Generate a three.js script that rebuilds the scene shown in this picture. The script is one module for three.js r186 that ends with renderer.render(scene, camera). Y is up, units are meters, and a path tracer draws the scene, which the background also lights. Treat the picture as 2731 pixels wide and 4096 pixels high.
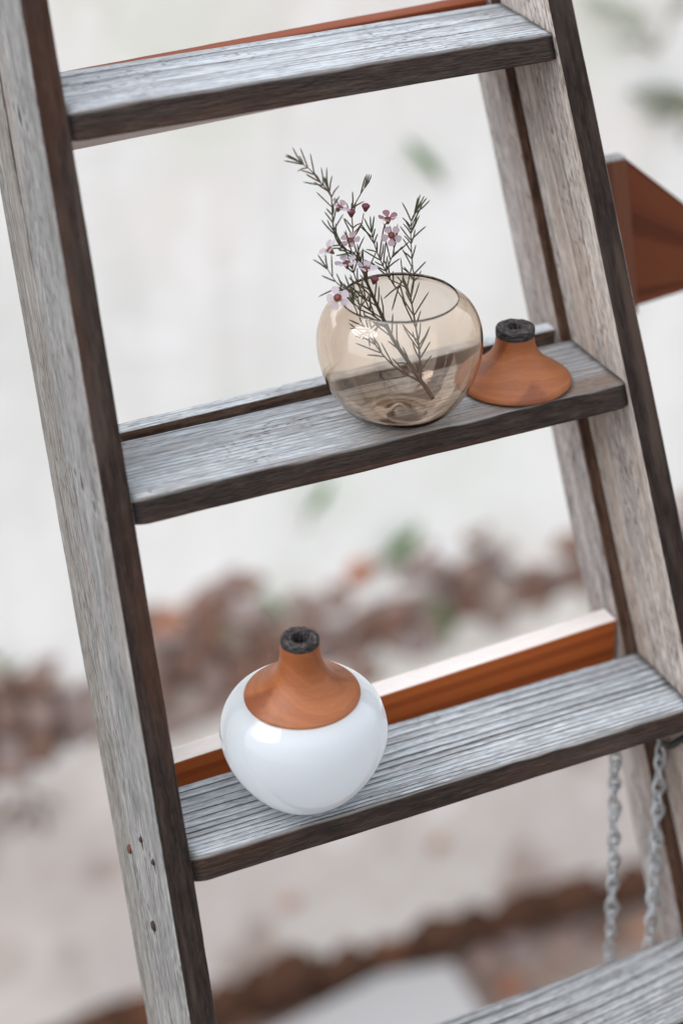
import * as THREE from 'three';
import { mergeGeometries, mergeVertices, toCreasedNormals } from 'three/addons/utils/BufferGeometryUtils.js';

// ---------------------------------------------------------------- camera, sky, sun, exposure
const K = 1.15;                                            // metres per working unit
const V = (x, y, z) => new THREE.Vector3(x * K, y * K, z * K);
const scene = new THREE.Scene();
const F = 8382.1;                                          // focal length of the lens for a negative 4096 units tall
const camera = new THREE.PerspectiveCamera(2 * Math.atan(2048 / F) * 180 / Math.PI, 2731 / 4096, 0.05, 200);
camera.position.copy(V(-0.50858, 0.61415, 1.01522));
camera.rotation.set(-0.53136, -0.43693, -0.01291, 'YXZ');
camera.focus = 1.30 * K;
camera.userData.fStop = 2.1;
camera.updateMatrixWorld(true);
scene.add(camera);

const renderer = new THREE.WebGLRenderer({ antialias: true });
renderer.setSize(682, 1024);
renderer.toneMapping = THREE.LinearToneMapping;
renderer.toneMappingExposure = 2.15;
renderer.shadowMap.enabled = true;

const sunDir = new THREE.Vector3(-1.0, 1.25, -0.22).normalize();
{
  const w = 256, h = 128, d = new Float32Array(w * h * 4);
  for (let j = 0; j < h; j++) for (let i = 0; i < w; i++) {
    const el = (j + 0.5) / h * Math.PI - Math.PI / 2, az = ((i + 0.5) / w - 0.5) * 2 * Math.PI;
    const dir = new THREE.Vector3(Math.cos(az) * Math.cos(el), Math.sin(el), Math.sin(az) * Math.cos(el));
    const up = Math.max(0, dir.y), s = Math.max(0, dir.dot(sunDir));
    let L = (1 + 0.6 * up) / 1.6 * 1.45 * (0.72 + 0.28 * dir.dot(new THREE.Vector3(-0.35, 0, -0.94))) + 0.6 * Math.pow(s, 2.5);
    let c = [0.94, 0.99, 1.06];
    if (dir.y < 0) { const t = Math.min(1, -dir.y * 12); L = L * (1 - t) + 0.2 * t; c = [1, 0.97, 0.93]; }
    const o = (j * w + i) * 4;
    d[o] = c[0] * L; d[o + 1] = c[1] * L; d[o + 2] = c[2] * L; d[o + 3] = 1;
  }
  const sky = new THREE.DataTexture(d, w, h, THREE.RGBAFormat, THREE.FloatType);
  sky.mapping = THREE.EquirectangularReflectionMapping;
  sky.magFilter = sky.minFilter = THREE.LinearFilter;
  sky.needsUpdate = true;
  scene.background = sky;
  scene.environment = sky;
}
const sun = new THREE.DirectionalLight(0xfff8ef, 0.8);
sun.position.copy(sunDir).multiplyScalar(12);
sun.castShadow = true;
sun.shadow.radius = 60;
sun.shadow.mapSize.set(2048, 2048);
Object.assign(sun.shadow.camera, { left: -6, right: 6, top: 6, bottom: -6, near: 1, far: 30 });
scene.add(sun, sun.target);

// ---------------------------------------------------------------- helpers
let _s = 1;
function rng(seed) { let a = seed >>> 0; return () => { a = (a + 0x6D2B79F5) | 0; let t = Math.imul(a ^ (a >>> 15), 1 | a); t = (t + Math.imul(t ^ (t >>> 7), 61 | t)) ^ t; return ((t ^ (t >>> 14)) >>> 0) / 4294967296; }; }
const hash = (x, y, s) => { let n = Math.imul(x, 374761393) + Math.imul(y, 668265263) + Math.imul(s, 974634777); n = Math.imul(n ^ (n >>> 13), 1274126177); return ((n ^ (n >>> 16)) >>> 0) / 4294967296; };
function vn(x, y, s = 0) {
  const xi = Math.floor(x), yi = Math.floor(y); let fx = x - xi, fy = y - yi;
  fx = fx * fx * (3 - 2 * fx); fy = fy * fy * (3 - 2 * fy);
  const a = hash(xi, yi, s), b = hash(xi + 1, yi, s), c = hash(xi, yi + 1, s), e = hash(xi + 1, yi + 1, s);
  return a + (b - a) * fx + (c - a) * fy + (a - b - c + e) * fx * fy;
}
const fbm = (x, y, s, n = 4) => { let v = 0, a = 0.5, t = 0; for (let i = 0; i < n; i++) { v += a * vn(x, y, s + i * 17); t += a; x *= 2.03; y *= 2.03; a *= 0.5; } return v / t; };
const sm = (a, b, x) => { const t = Math.min(1, Math.max(0, (x - a) / (b - a))); return t * t * (3 - 2 * t); };
const mix3 = (a, b, t) => [a[0] + (b[0] - a[0]) * t, a[1] + (b[1] - a[1]) * t, a[2] + (b[2] - a[2]) * t];
const toS = (c) => Math.round(255 * Math.min(1, Math.max(0, c <= 0.0031308 ? c * 12.92 : 1.055 * Math.pow(c, 1 / 2.4) - 0.055)));

const taken = {};
function numbered(n) { taken[n] = (taken[n] ?? -1) + 1; return taken[n] ? n + '_' + String(taken[n]).padStart(3, '0') : n; }
function tag(o, label, category, group, kind) {
  o.userData = {}; if (label) o.userData.label = label; if (category) o.userData.category = category;
  if (group) o.userData.group = group; if (kind) o.userData.kind = kind; return o;
}
function thing(name, label, category, pos, group) {
  const o = new THREE.Group(); o.name = numbered(name); if (pos) o.position.copy(pos); scene.add(o);
  return tag(o, label, category, group);
}
function put(name, geometry, material, parent = scene) {
  const m = new THREE.Mesh(geometry, material); m.name = parent === scene ? numbered(name) : name;
  m.castShadow = m.receiveShadow = true; parent.add(m); return m;
}
function rayDir(px, py) {                                    // picture units (1568 wide) to a direction
  const S = 2731 / 1568;
  return new THREE.Vector3((px * S - 1365.5) / F, -(py * S - 2048) / F, -1).applyQuaternion(camera.quaternion);
}
function hit(px, py, point, normal) {
  const d = rayDir(px, py), o = camera.position;
  return o.clone().addScaledVector(d, point.clone().sub(o).dot(normal) / d.dot(normal));
}
function dataTex(w, h, fill, srgb) {
  const d = new Uint8Array(w * h * 4);
  for (let j = 0; j < h; j++) for (let i = 0; i < w; i++) { const c = fill(i, j), o = (j * w + i) * 4; d[o] = c[0]; d[o + 1] = c[1]; d[o + 2] = c[2]; d[o + 3] = 255; }
  const t = new THREE.DataTexture(d, w, h); t.wrapS = t.wrapT = THREE.RepeatWrapping; t.magFilter = THREE.LinearFilter; t.minFilter = THREE.LinearFilter;
  if (srgb) t.colorSpace = THREE.SRGBColorSpace; t.needsUpdate = true; return t;
}

// ---------------------------------------------------------------- boards: four corners swept along, own grain for each board
// section(u) gives four corners; style(face, along, across, width) gives { c: linear colour, h: relief 0..1 }
function board(name, parent, { section, style, seed = 1, res = 0.0006, across = 0.0004, nu = 120, nv = [10, 5, 10, 5], r = 0.0022, rough = 0.82, spec = 0.3, relief = 0.0008, wobble = 0.0006 }) {
  const mid = section(0.5), w = [0, 1, 2, 3].map((i) => mid[i].distanceTo(mid[(i + 1) % 4])), per = w[0] + w[1] + w[2] + w[3];
  const cA = section(0).reduce((a, b) => a.add(b.clone()), new THREE.Vector3()).multiplyScalar(0.25), cB = section(1).reduce((a, b) => a.add(b.clone()), new THREE.Vector3()).multiplyScalar(0.25);
  const len = cA.distanceTo(cB);
  const ring = (u) => {                                     // rounded quadrilateral: points and their place along the perimeter
    const q = section(u), out = []; let base = 0;
    for (let i = 0; i < 4; i++) {
      const a = q[i], b = q[(i + 1) % 4], z = q[(i + 3) % 4], L = w[i], rr = Math.min(r, L * 0.3), dir = b.clone().sub(a).normalize(), back = z.clone().sub(a).normalize();
      const p0 = a.clone().addScaledVector(back, rr), p2 = a.clone().addScaledVector(dir, rr);
      for (const t of [0.33, 0.67]) out.push([p0.clone().multiplyScalar((1 - t) * (1 - t)).addScaledVector(a, 2 * t * (1 - t)).addScaledVector(p2, t * t), base + (t - 0.33) * rr * 0.8, i]);
      for (let k = 0; k <= nv[i]; k++) { const f = rr + (L - 2 * rr) * k / nv[i]; out.push([a.clone().addScaledVector(dir, f * b.distanceTo(a) / L), base + f, i]); }
      base += L;
    }
    out.push([out[0][0].clone(), per, 0]);
    return out;
  };
  const pos = [], uv = [], idx = []; let M = 0;
  for (let i = 0; i <= nu; i++) {
    const u = i / nu, rg = ring(u), c = section(u).reduce((a, b) => a.add(b.clone()), new THREE.Vector3()).multiplyScalar(0.25); M = rg.length;
    rg.forEach(([p, t], k) => {
      const kk = k === M - 1 ? 0 : k, n = p.clone().sub(c).normalize();
      const amp = wobble * ((fbm(u * len * 9, kk * 0.23, seed * 7 + 3, 3) - 0.5) * 2 + (vn(u * len * 70, kk * 0.7, seed * 5) - 0.5) * 0.7);
      p = p.clone().addScaledVector(n, amp); pos.push(p.x, p.y, p.z); uv.push(u, t / per);
    });
  }
  // which way round?
  const e1 = mid[1].clone().sub(mid[0]), e2 = mid[3].clone().sub(mid[0]), flip = e1.cross(e2).dot(cB.clone().sub(cA)) < 0;
  for (let i = 0; i < nu; i++) for (let k = 0; k < M - 1; k++) {
    const a = i * M + k, b = a + 1, c = a + M, e = c + 1;
    if (flip) idx.push(a, b, c, b, e, c); else idx.push(a, c, b, b, c, e);
  }
  for (const [row, rev] of [[0, true], [nu, false]]) {
    const s = pos.length / 3, c = row ? cB : cA; pos.push(c.x, c.y, c.z); uv.push(row ? 1 : 0, 0.06);
    for (let k = 0; k < M; k++) { const o = (row * M + k) * 3; pos.push(pos[o], pos[o + 1], pos[o + 2]); uv.push(row ? 0.995 : 0.005, 0.02 + 0.08 * Math.abs(k / M - 0.5)); }
    for (let k = 0; k < M - 1; k++) { const a = s + 1 + k, b = a + 1; if (rev !== flip) idx.push(s, a, b); else idx.push(s, b, a); }
  }
  const g = new THREE.BufferGeometry();
  g.setAttribute('position', new THREE.Float32BufferAttribute(pos, 3)); g.setAttribute('uv', new THREE.Float32BufferAttribute(uv, 2)); g.setIndex(idx); g.computeVertexNormals();
  // the seam shares its normal
  const nrm = g.attributes.normal;
  for (let i = 0; i <= nu; i++) { const a = i * M, b = a + M - 1, n = new THREE.Vector3(nrm.getX(a) + nrm.getX(b), nrm.getY(a) + nrm.getY(b), nrm.getZ(a) + nrm.getZ(b)).normalize(); nrm.setXYZ(a, n.x, n.y, n.z); nrm.setXYZ(b, n.x, n.y, n.z); }
  const W = Math.min(2048, Math.round(len / res)), H = Math.min(1024, Math.round(per / across)), hs = new Uint8Array(W * H);
  const edges = [0, w[0], w[0] + w[1], w[0] + w[1] + w[2], per];
  const map = dataTex(W, H, (i, j) => {
    const t = (j + 0.5) / H * per; let f = 0; while (f < 3 && t > edges[f + 1]) f++;
    const o = style(f, (i + 0.5) / W * len, t - edges[f], w[f], seed); hs[j * W + i] = Math.max(0, Math.min(255, o.h * 255));
    return o.c.map(toS);
  }, true);
  const bump = dataTex(W, H, (i, j) => { const v = hs[j * W + i]; return [v, v, v]; });
  const m = new THREE.MeshPhysicalMaterial({ map, bumpMap: bump, bumpScale: relief, roughness: rough, specularIntensity: spec });
  return put(name, g, m, parent);
}
// fibres run along s; a is across
const fibre = (s, a, sd) => { a += 0.0009 * (vn(s * 9, a * 60, sd + 3) - 0.5); return 0.4 * vn(s * 75, a * 1050, sd) + 0.38 * vn(s * 240, a * 1500, sd + 5) + 0.22 * vn(s * 22, a * 520, sd + 9); };
function silver({ gaps, depth = 1, tone = [0.33, 0.342, 0.353], dirt = [0.038, 0.031, 0.027], blotch = 0.4, pits = 0.3, stain = null, bow = 0 }) {
  return (s, a, wd, sd) => {
    const wa = a + 0.0011 * (fbm(s * 4, a * 30, sd, 2) - 0.5) * 2 + bow * (s - 0.2) * (s - 0.2);
    const ph = gaps(wa / wd), q = ph - Math.floor(ph), wide = 0.08 + 0.26 * vn(s * 6, Math.floor(ph) * 3.7, sd + 2) * vn(s * 2, Math.floor(ph) * 5.1, sd + 8)*1.6;
    const brk = sm(0.18, 0.5, vn(s * 16, Math.floor(ph) * 9.1, sd + 4));
    const groove = sm(wide, 0.0, Math.min(q, (1 - q) * 2.2)) * depth * (0.35 + 0.65 * brk);
    const f = fibre(s, wa, sd + 20), bl = fbm(s * 14, a * 130, sd + 30, 4), pit = sm(0.74, 0.86, vn(s * 260, a * 900, sd + 40)) * pits * sm(0.4, 0.62, fbm(s * 20, a * 60, sd + 44, 2));
    let c = mix3(tone.map((x) => x * 0.42), tone.map((x) => x * 1.26), sm(0.12, 0.88, f * 0.72 + 0.28 * (1 - q)));
    c = mix3(c, dirt.map((x) => x * 3.6), blotch * sm(0.5, 0.78, bl));
    c = mix3(c, dirt, Math.min(1, groove * 0.9 + pit));
    if (stain) c = mix3(c, [0.13, 0.095, 0.075], stain(s, a / wd) * (0.45 + 0.4 * f));
    return { c, h: 0.55 + 0.3 * (1 - q) * depth - 0.55 * groove + 0.22 * (f - 0.5) - 0.3 * pit };
  };
}
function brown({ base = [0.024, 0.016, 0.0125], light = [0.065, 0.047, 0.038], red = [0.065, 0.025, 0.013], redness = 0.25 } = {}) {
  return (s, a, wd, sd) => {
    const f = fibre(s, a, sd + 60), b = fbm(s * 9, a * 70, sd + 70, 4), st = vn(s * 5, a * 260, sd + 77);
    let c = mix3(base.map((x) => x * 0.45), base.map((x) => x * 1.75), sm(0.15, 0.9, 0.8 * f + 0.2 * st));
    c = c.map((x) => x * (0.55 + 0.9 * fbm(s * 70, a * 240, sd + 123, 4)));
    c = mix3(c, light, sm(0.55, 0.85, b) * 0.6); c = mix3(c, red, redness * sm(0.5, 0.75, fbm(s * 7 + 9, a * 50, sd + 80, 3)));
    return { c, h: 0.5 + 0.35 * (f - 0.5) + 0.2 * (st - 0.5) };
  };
}
function grey({ tone = [0.29, 0.275, 0.26], warm = [0.27, 0.2, 0.155], warmth = 0.4, cracks = [], dents = [], ridge = 0.3 } = {}) {
  return (s, a, wd, sd) => {
    const f = fibre(s, a, sd + 90), b = fbm(s * 6, a * 60, sd + 95, 4), st = vn(s * 3, a * 420, sd + 99), spk = sm(0.66, 0.82, vn(s * 190, a * 900, sd + 111)) * sm(0.36, 0.56, fbm(s * 10, a * 40, sd + 113, 2));
    let c = mix3(tone.map((x) => x * 0.5), tone.map((x) => x * 1.4), sm(0.12, 0.88, 0.88 * f + 0.12 * st));
    c = c.map((x) => x * (0.7 + 0.6 * fbm(s * 34, a * 130, sd + 120, 4)));
    c = mix3(c, warm, warmth * sm(0.45, 0.75, b)); c = mix3(c, [0.06, 0.045, 0.035], spk * 0.6);
    let h = 0.5 + ridge * (f - 0.5) + 0.25 * (st - 0.5) - 0.2 * spk;
    for (const [s0, s1, a0, wdt, drift] of cracks) if (s > s0 && s < s1) {
      const t = (s - s0) / (s1 - s0), ac = a0 * wd + drift * (t - 0.5) + 0.0012 * (vn(s * 12, a0 * 50, sd) - 0.5) + 0.0006 * (vn(s * 60, a0 * 50, sd) - 0.5), k = sm(wdt * Math.sin(Math.PI * t) + 0.0002, 0, Math.abs(a - ac));
      c = mix3(c, [0.025, 0.018, 0.014], k); h -= 0.5 * k;
    }
    for (const [ds, da, dr] of dents) {
      const x = (s - ds) / dr, y = (a - da) / (dr * 0.42), d = Math.hypot(x, y) * (0.75 + 0.5 * vn(s * 500, a * 700, sd)), k = sm(1, 0.45, d);
      c = mix3(c, [0.02, 0.014, 0.011], k * 0.9); h -= 0.6 * k; h += 0.25 * sm(2.2, 1.1, d) * (1 - k); if (d > 1) c = mix3(c, tone.map((q) => q * 1.5), 0.5 * sm(1.9, 1.2, d));  // dents: hollow shade and a rim highlight painted into the colour
    }
    return { c, h };
  };
}
function cedar({ tone = [0.33, 0.082, 0.019], dark = [0.22, 0.047, 0.011], pale = [0.5, 0.3, 0.2], lines = 260, knots = [] } = {}) {
  return (s, a, wd, sd) => {
    const wa = a + 0.003 * (fbm(s * 4, a * 30, sd, 2) - 0.5), r = vn(s * 1.5, wa * lines, sd + 3), f = fibre(s, a, sd + 7) * 0.5 + 0.25;
    let c = mix3(tone, dark, sm(0.5, 0.85, r) * 0.75); c = mix3(c.map((x) => x * 0.8), c.map((x) => x * 1.15), f);
    for (const [ks, ka, kr] of knots) { const d = Math.hypot(s - ks, (a - ka * wd) * 1.4) / kr; c = mix3(c, [0.07, 0.02, 0.01], 0.75 * sm(1.2, 0.2, d)); }
    return { c, h: 0.5 + 0.2 * (f - 0.5) };
  };
}

// ================================================================ THE PLACE
const GY = -1.0, YY = -2.0;                                  // floor of the porch, ground of the yard below it
const W0 = 0.17, TAP = 0.045024, LEAN = 0.44988, RW = 0.01754, RD = 0.07049;
const xi = (y) => W0 - TAP * y, zf = (y) => -LEAN * y;

// ground
{
  const t = dataTex(512, 512, (i, j) => {
    const x = i / 512, y = j / 512, n = fbm(x * 16, y * 16, 5, 5), p = vn(x * 160, y * 160, 8), e = sm(0.45, 0.7, fbm(x * 7, y * 7, 15, 3));
    return mix3([0.13, 0.085, 0.065], [0.27, 0.215, 0.19], 0.6 * n + 0.4 * p * e + 0.1).map(toS);
  }, true);
  t.wrapS = t.wrapT = THREE.MirroredRepeatWrapping; t.repeat.set(50, 50);
  const g = new THREE.PlaneGeometry(120, 120); g.rotateX(-Math.PI / 2);
  const m = put('ground', g, new THREE.MeshStandardMaterial({ map: t, roughness: 0.95 }));
  m.position.y = YY * K; tag(m, 'pale dusty earth ground in front of the plastered wall', 'ground', null, 'structure');
}

// ---- the old wall: rubble core, plaster sheets fallen away in two bands
const wallTurn = -0.04, wallN = new THREE.Vector3(Math.sin(wallTurn), 0, Math.cos(wallTurn));
const wallO = hit(900, 2262, V(0, YY, 0), new THREE.Vector3(0, 1, 0));     // foot of the wall
const wallX = new THREE.Vector3(Math.cos(wallTurn), 0, -Math.sin(wallTurn));
const onWall = (px, py) => { const p = hit(px, py, wallO, wallN).sub(wallO); return [p.dot(wallX), p.y]; };
const wall = thing('plaster_wall', 'old whitewashed wall behind the ladder, plaster fallen from two bands of reddish stones', 'wall', wallO);
wall.rotation.y = wallTurn;
const WT = (0.45 - YY) * K;                                   // height of the wall
const FAR = wallO.distanceTo(camera.position), PX = 2731 / 1568 / F * FAR, WS = FAR / 2.2;   // metres per picture unit at the wall
{
  const coreM = new THREE.MeshStandardMaterial({ color: new THREE.Color().setRGB(0.19, 0.12, 0.09), roughness: 0.95 });
  const core = new THREE.BoxGeometry(16, WT, 0.3); core.translate(0, WT / 2, -0.15 - 0.03); put('wall_core', core, coreM, wall);
  const N = 1024, pl = dataTex(N, N, (i, j) => {             // 3 m of whitewash
    const x = i / N * 3, y = j / N * 3, n = fbm(x * 3.2, y * 2.1, 3, 5), st = fbm(x * 13, y * 1.3, 9, 3), sp = fbm(x * 30, y * 30, 19, 3);
    let c = mix3([0.90, 0.91, 0.89], [0.74, 0.745, 0.715], 0.5 * sm(0.4, 0.72, n) + 0.45 * sm(0.45, 0.75, st));
    const low = sm(1.05, 0.55, y + 0.35 * (fbm(x * 2.4, y * 2.4, 44, 3) - 0.5)) ;  // stain plus the light falloff down the wall, painted into the whitewash
    c = mix3(c, [0.50, 0.43, 0.395], low * (0.62 + 0.35 * sp)); c = mix3(c, [0.30, 0.22, 0.18], low * 0.7 * sm(0.58, 0.74, fbm(x * 7, y * 6, 51, 3)));
    c = mix3(c, [0.66, 0.73, 0.62], 0.55 * (1 - 0.85 * low) * sm(0.5, 0.72, fbm(x * 2.6 + 7, y * 1.8, 61, 3))); c = mix3(c, [0.80, 0.74, 0.68], 0.4 * sm(0.5, 0.72, fbm(x * 2.2 + 17, y * 2.6, 66, 3))); c = mix3(c, [0.95, 0.95, 0.95], 0.35 * sm(0.7, 0.78, fbm(x * 9 + 3, y * 9, 69, 2)));
    return c.map(toS);
  }, true);
  const plB = dataTex(512, 512, (i, j) => { const v = 255 * fbm(i / 512 * 40, j / 512 * 40, 71, 4); return [v, v, v]; });
  pl.repeat.set(1 / 3, 1 / 3); plB.repeat.set(1, 1); pl.wrapS = plB.wrapS = pl.wrapT = plB.wrapT = THREE.MirroredRepeatWrapping;
  const plM = new THREE.MeshStandardMaterial({ map: pl, bumpMap: plB, bumpScale: 0.0022, roughness: 0.92 });
  const upTop = [[-60, 1530], [60, 1540], [140, 1572], [235, 1556], [330, 1490], [380, 1425], [470, 1405], [560, 1400], [650, 1445], [760, 1436], [850, 1378], [960, 1352], [1050, 1285], [1115, 1235], [1190, 1310], [1330, 1275], [1420, 1232], [1600, 1180]].map(([a, b]) => onWall(a, b));
  const upLow = [[-60, 1822], [120, 1752], [240, 1700], [400, 1672], [520, 1632], [700, 1558], [860, 1500], [980, 1470], [1100, 1436], [1230, 1402], [1340, 1366], [1600, 1282]].map(([a, b]) => onWall(a, b));
  const sc = [[-60, 2440], [150, 2352], [230, 2310], [310, 2282], [400, 2272], [470, 2272], [540, 2258], [590, 2203], [640, 2222], [672, 2236], [740, 2180], [775, 2205], [800, 2216], [870, 2140], [912, 2166], [980, 2094], [1040, 2100], [1090, 2064], [1120, 2080], [1150, 2088], [1200, 2030], [1258, 2032], [1340, 2004], [1385, 2024], [1450, 1968], [1530, 1990], [1600, 1930]].map(([a, b]) => onWall(a, b));
  const rough = (pts, sd) => { const o = []; pts.forEach((p, i) => { o.push(new THREE.Vector2(...p)); const q = pts[i + 1]; if (q) for (const t of [0.33, 0.66]) o.push(new THREE.Vector2(p[0] + (q[0] - p[0]) * t, p[1] + (q[1] - p[1]) * t + 0.012 * WS * (vn(i * 3.1 + t * 7, 0, sd) - 0.5))); }); return o; };
  const sheet = (bottom, top, depth) => {
    const s = new THREE.Shape([...bottom, ...top.slice().reverse()]);
    const g = new THREE.ExtrudeGeometry(s, { depth, bevelEnabled: true, bevelSize: 0.006, bevelThickness: 0.006, bevelSegments: 2 });
    g.translate(0, 0, -0.032); return put('plaster_sheet', g, plM, wall);
  };
  const E = 7.9, ext = (r, yl, yr) => [new THREE.Vector2(-E, yl), ...r, new THREE.Vector2(E, yr)];
  sheet(ext(rough(upTop, 1), upTop[0][1], upTop.at(-1)[1]), [new THREE.Vector2(-E, WT - 0.01), new THREE.Vector2(E, WT - 0.01)], 0.03);
  sheet(ext(rough(sc, 2), 0.03, 0.1), ext(rough(upLow, 3), upLow[0][1], upLow.at(-1)[1]), 0.024);
  // rubble stones in the bare bands
  const R = rng(11);
  const cols = [[0.23, 0.13, 0.095], [0.215, 0.13, 0.10], [0.24, 0.155, 0.125], [0.27, 0.195, 0.17], [0.30, 0.235, 0.215], [0.19, 0.11, 0.08], [0.34, 0.27, 0.23], [0.115, 0.045, 0.02], [0.075, 0.03, 0.014]];
  const mats = cols.map((c) => new THREE.MeshStandardMaterial({ color: new THREE.Color().setRGB(...c), roughness: 0.95 }));
  const geos = [1, 2, 3, 4, 5].map((k) => stoneGeo(1, k));
  const bandY = (pts, x) => { for (let i = 1; i < pts.length; i++) if (x <= pts[i][0]) { const t = (x - pts[i - 1][0]) / (pts[i][0] - pts[i - 1][0]); return pts[i - 1][1] + (pts[i][1] - pts[i - 1][1]) * t; } return pts.at(-1)[1]; };
  const stone = (x, y, sx, sy, pick) => {
    const m = put('stone', geos[Math.floor(R() * 5)], mats[pick ?? Math.floor(R() * 7)], wall);
    m.position.set(x, y, -0.03 + 0.012 * R()); m.scale.set(sx * 0.5, sy * 0.5, 0.03 + 0.02 * R()); m.rotation.z = (R() - 0.5) * 0.9;
  };
  for (let x = upTop[0][0] - 0.1; x < upTop.at(-1)[0] + 0.1;) {
    const lo = bandY(upLow, x), hi = bandY(upTop, x), w = (0.018 + 0.034 * R() * R()) * WS;
    const n = Math.max(1, Math.round((hi - lo) / (0.03 + 0.03 * R()) / WS)); for (let k = 0; k < n; k++) stone(x + w / 2 + 0.01 * R(), lo + (hi - lo) * (k + 0.5) / n + 0.01 * R(), w * 1.1, (hi - lo) / n * 1.15);
    x += w;
  }
  for (let k = 0; k < 70; k++) {
    const x = upTop[0][0] + (upTop.at(-1)[0] - upTop[0][0]) * R(), r = (0.012 + 0.022 * R()) * WS, y = bandY(upTop, x) + (R() * R() * 0.075 - 0.015) * WS;
    stone(x, y, r * 1.7, r, [2, 3, 4, 4, 6, 0][Math.floor(R() * 6)]);
  }
  for (let k = 0; k < 26; k++) { const x = upLow[0][0] + (upLow.at(-1)[0] - upLow[0][0]) * R(), r = (0.012 + 0.018 * R()) * WS; stone(x, bandY(upLow, x) - (R() * R() * 0.05 - 0.01) * WS, r * 1.8, r, [3, 4, 6, 2][Math.floor(R() * 4)]); }
  for (let x = sc[0][0] - 0.05; x < sc.at(-1)[0] + 0.1;) { const hi = Math.max(0.05, bandY(sc, x)), w = (0.045 + 0.03 * R()) * WS; stone(x + w / 2, hi * 0.55, w * 1.05, hi * 1.15, [7, 8, 7, 8, 8][Math.floor(R() * 5)]); x += w; }
}
function stoneGeo(r, sd) {
  const g0 = new THREE.IcosahedronGeometry(r, 1); g0.deleteAttribute('uv'); g0.deleteAttribute('normal'); const g = mergeVertices(g0, 1e-4), p = g.attributes.position, q = rng(sd * 97);
  for (let i = 0; i < p.count; i++) { const k = 0.78 + 0.4 * q(); const v = new THREE.Vector3().fromBufferAttribute(p, i); v.multiplyScalar(k / Math.max(Math.abs(v.x), Math.abs(v.y), Math.abs(v.z)) * 0.5 + k * 0.5); p.setXYZ(i, v.x, v.y, v.z); }
  g.computeVertexNormals(); return g;
}
// ---- loose rubble on the ground at the foot of the wall
{
  const up = new THREE.Vector3(0, 1, 0), gp = V(0, YY, 0), R = rng(23);
  const spots = [[560, 2345, 0, 52, 'dark reddish stone lying low at the foot of the wall beside the left rail'], [700, 2330, 1, 44, 'small brown stone lying left of the pale slab'], [1010, 2225, 2, 40, 'small rust brown stone lying just behind the pale slab'],
    [1110, 2215, 3, 64, 'flat pinkish grey stone lying right of the pale slab'], [1180, 2165, 4, 58, 'mauve grey stone lying below the dark wall foot, above the flat pinkish one'], [1170, 2275, 0, 60, 'broad reddish brown stone nearest the bottom tread'],
    [1290, 2185, 3, 66, 'pinkish stone lying left of the hanging chain'], [1310, 2130, 4, 46, 'small mauve grey stone against the wall left of the chain'], [1400, 2150, 1, 56, 'dark brown stone seen between the two chain strands'], [1480, 2140, 2, 52, 'rusty stone lying behind the right chain strand'], [1250, 2245, 5, 40, 'small tan stone between the reddish stone and the chain'], [240, 2352, 1, 70, 'dark brown stone at the wall foot left of the left rail']];
  const cols = [[0.22, 0.10, 0.06], [0.12, 0.06, 0.04], [0.30, 0.15, 0.09], [0.22, 0.15, 0.125], [0.2, 0.15, 0.14], [0.22, 0.145, 0.105]];
  spots.forEach(([x, y, c, s, label], i) => {
    const p = hit(x, y, gp, up), m = put('loose_stone', stoneGeo(1, 40 + i), new THREE.MeshStandardMaterial({ color: new THREE.Color().setRGB(...cols[c]), roughness: 0.95 }));
    const r = s * PX * 0.55; m.scale.set(r * 1.3, r * 0.55, r); m.position.copy(p).add(new THREE.Vector3(0, r * 0.35, 0)); m.rotation.y = R() * 3; tag(m, label, 'stone', 'loose stones at the wall foot');
  });
  const q = [[610, 2375], [880, 2238], [1032, 2214], [1105, 2330], [800, 2440]].map(([x, y]) => hit(x, y, V(0, YY + 0.06, 0), up)), c = q[1];
  const sh = new THREE.Shape(q.map((p) => new THREE.Vector2(p.x - c.x, -(p.z - c.z))));
  const g = new THREE.ExtrudeGeometry(sh, { depth: 0.055, bevelEnabled: true, bevelSize: 0.006, bevelThickness: 0.006, bevelSegments: 2 }); g.rotateX(-Math.PI / 2);
  const sl = put('stone_slab', g, new THREE.MeshStandardMaterial({ color: new THREE.Color().setRGB(0.37, 0.36, 0.36), roughness: 0.9 }));
  sl.position.set(c.x, YY * K + 0.008, c.z); tag(sl, 'flat pale grey stone slab lying among the rubble at the wall foot', 'slab');
}
// ================================================================ THE LADDER
const ladder = thing('step_ladder', 'weathered grey wooden step ladder folded and leaning, holding the vases on its treads', 'ladder', V(0, GY, zf(GY)));
const lp = ladder.position.clone(), L = (x, y, z) => V(x, y, z).sub(lp);
const TOP = 0.97;
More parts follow.
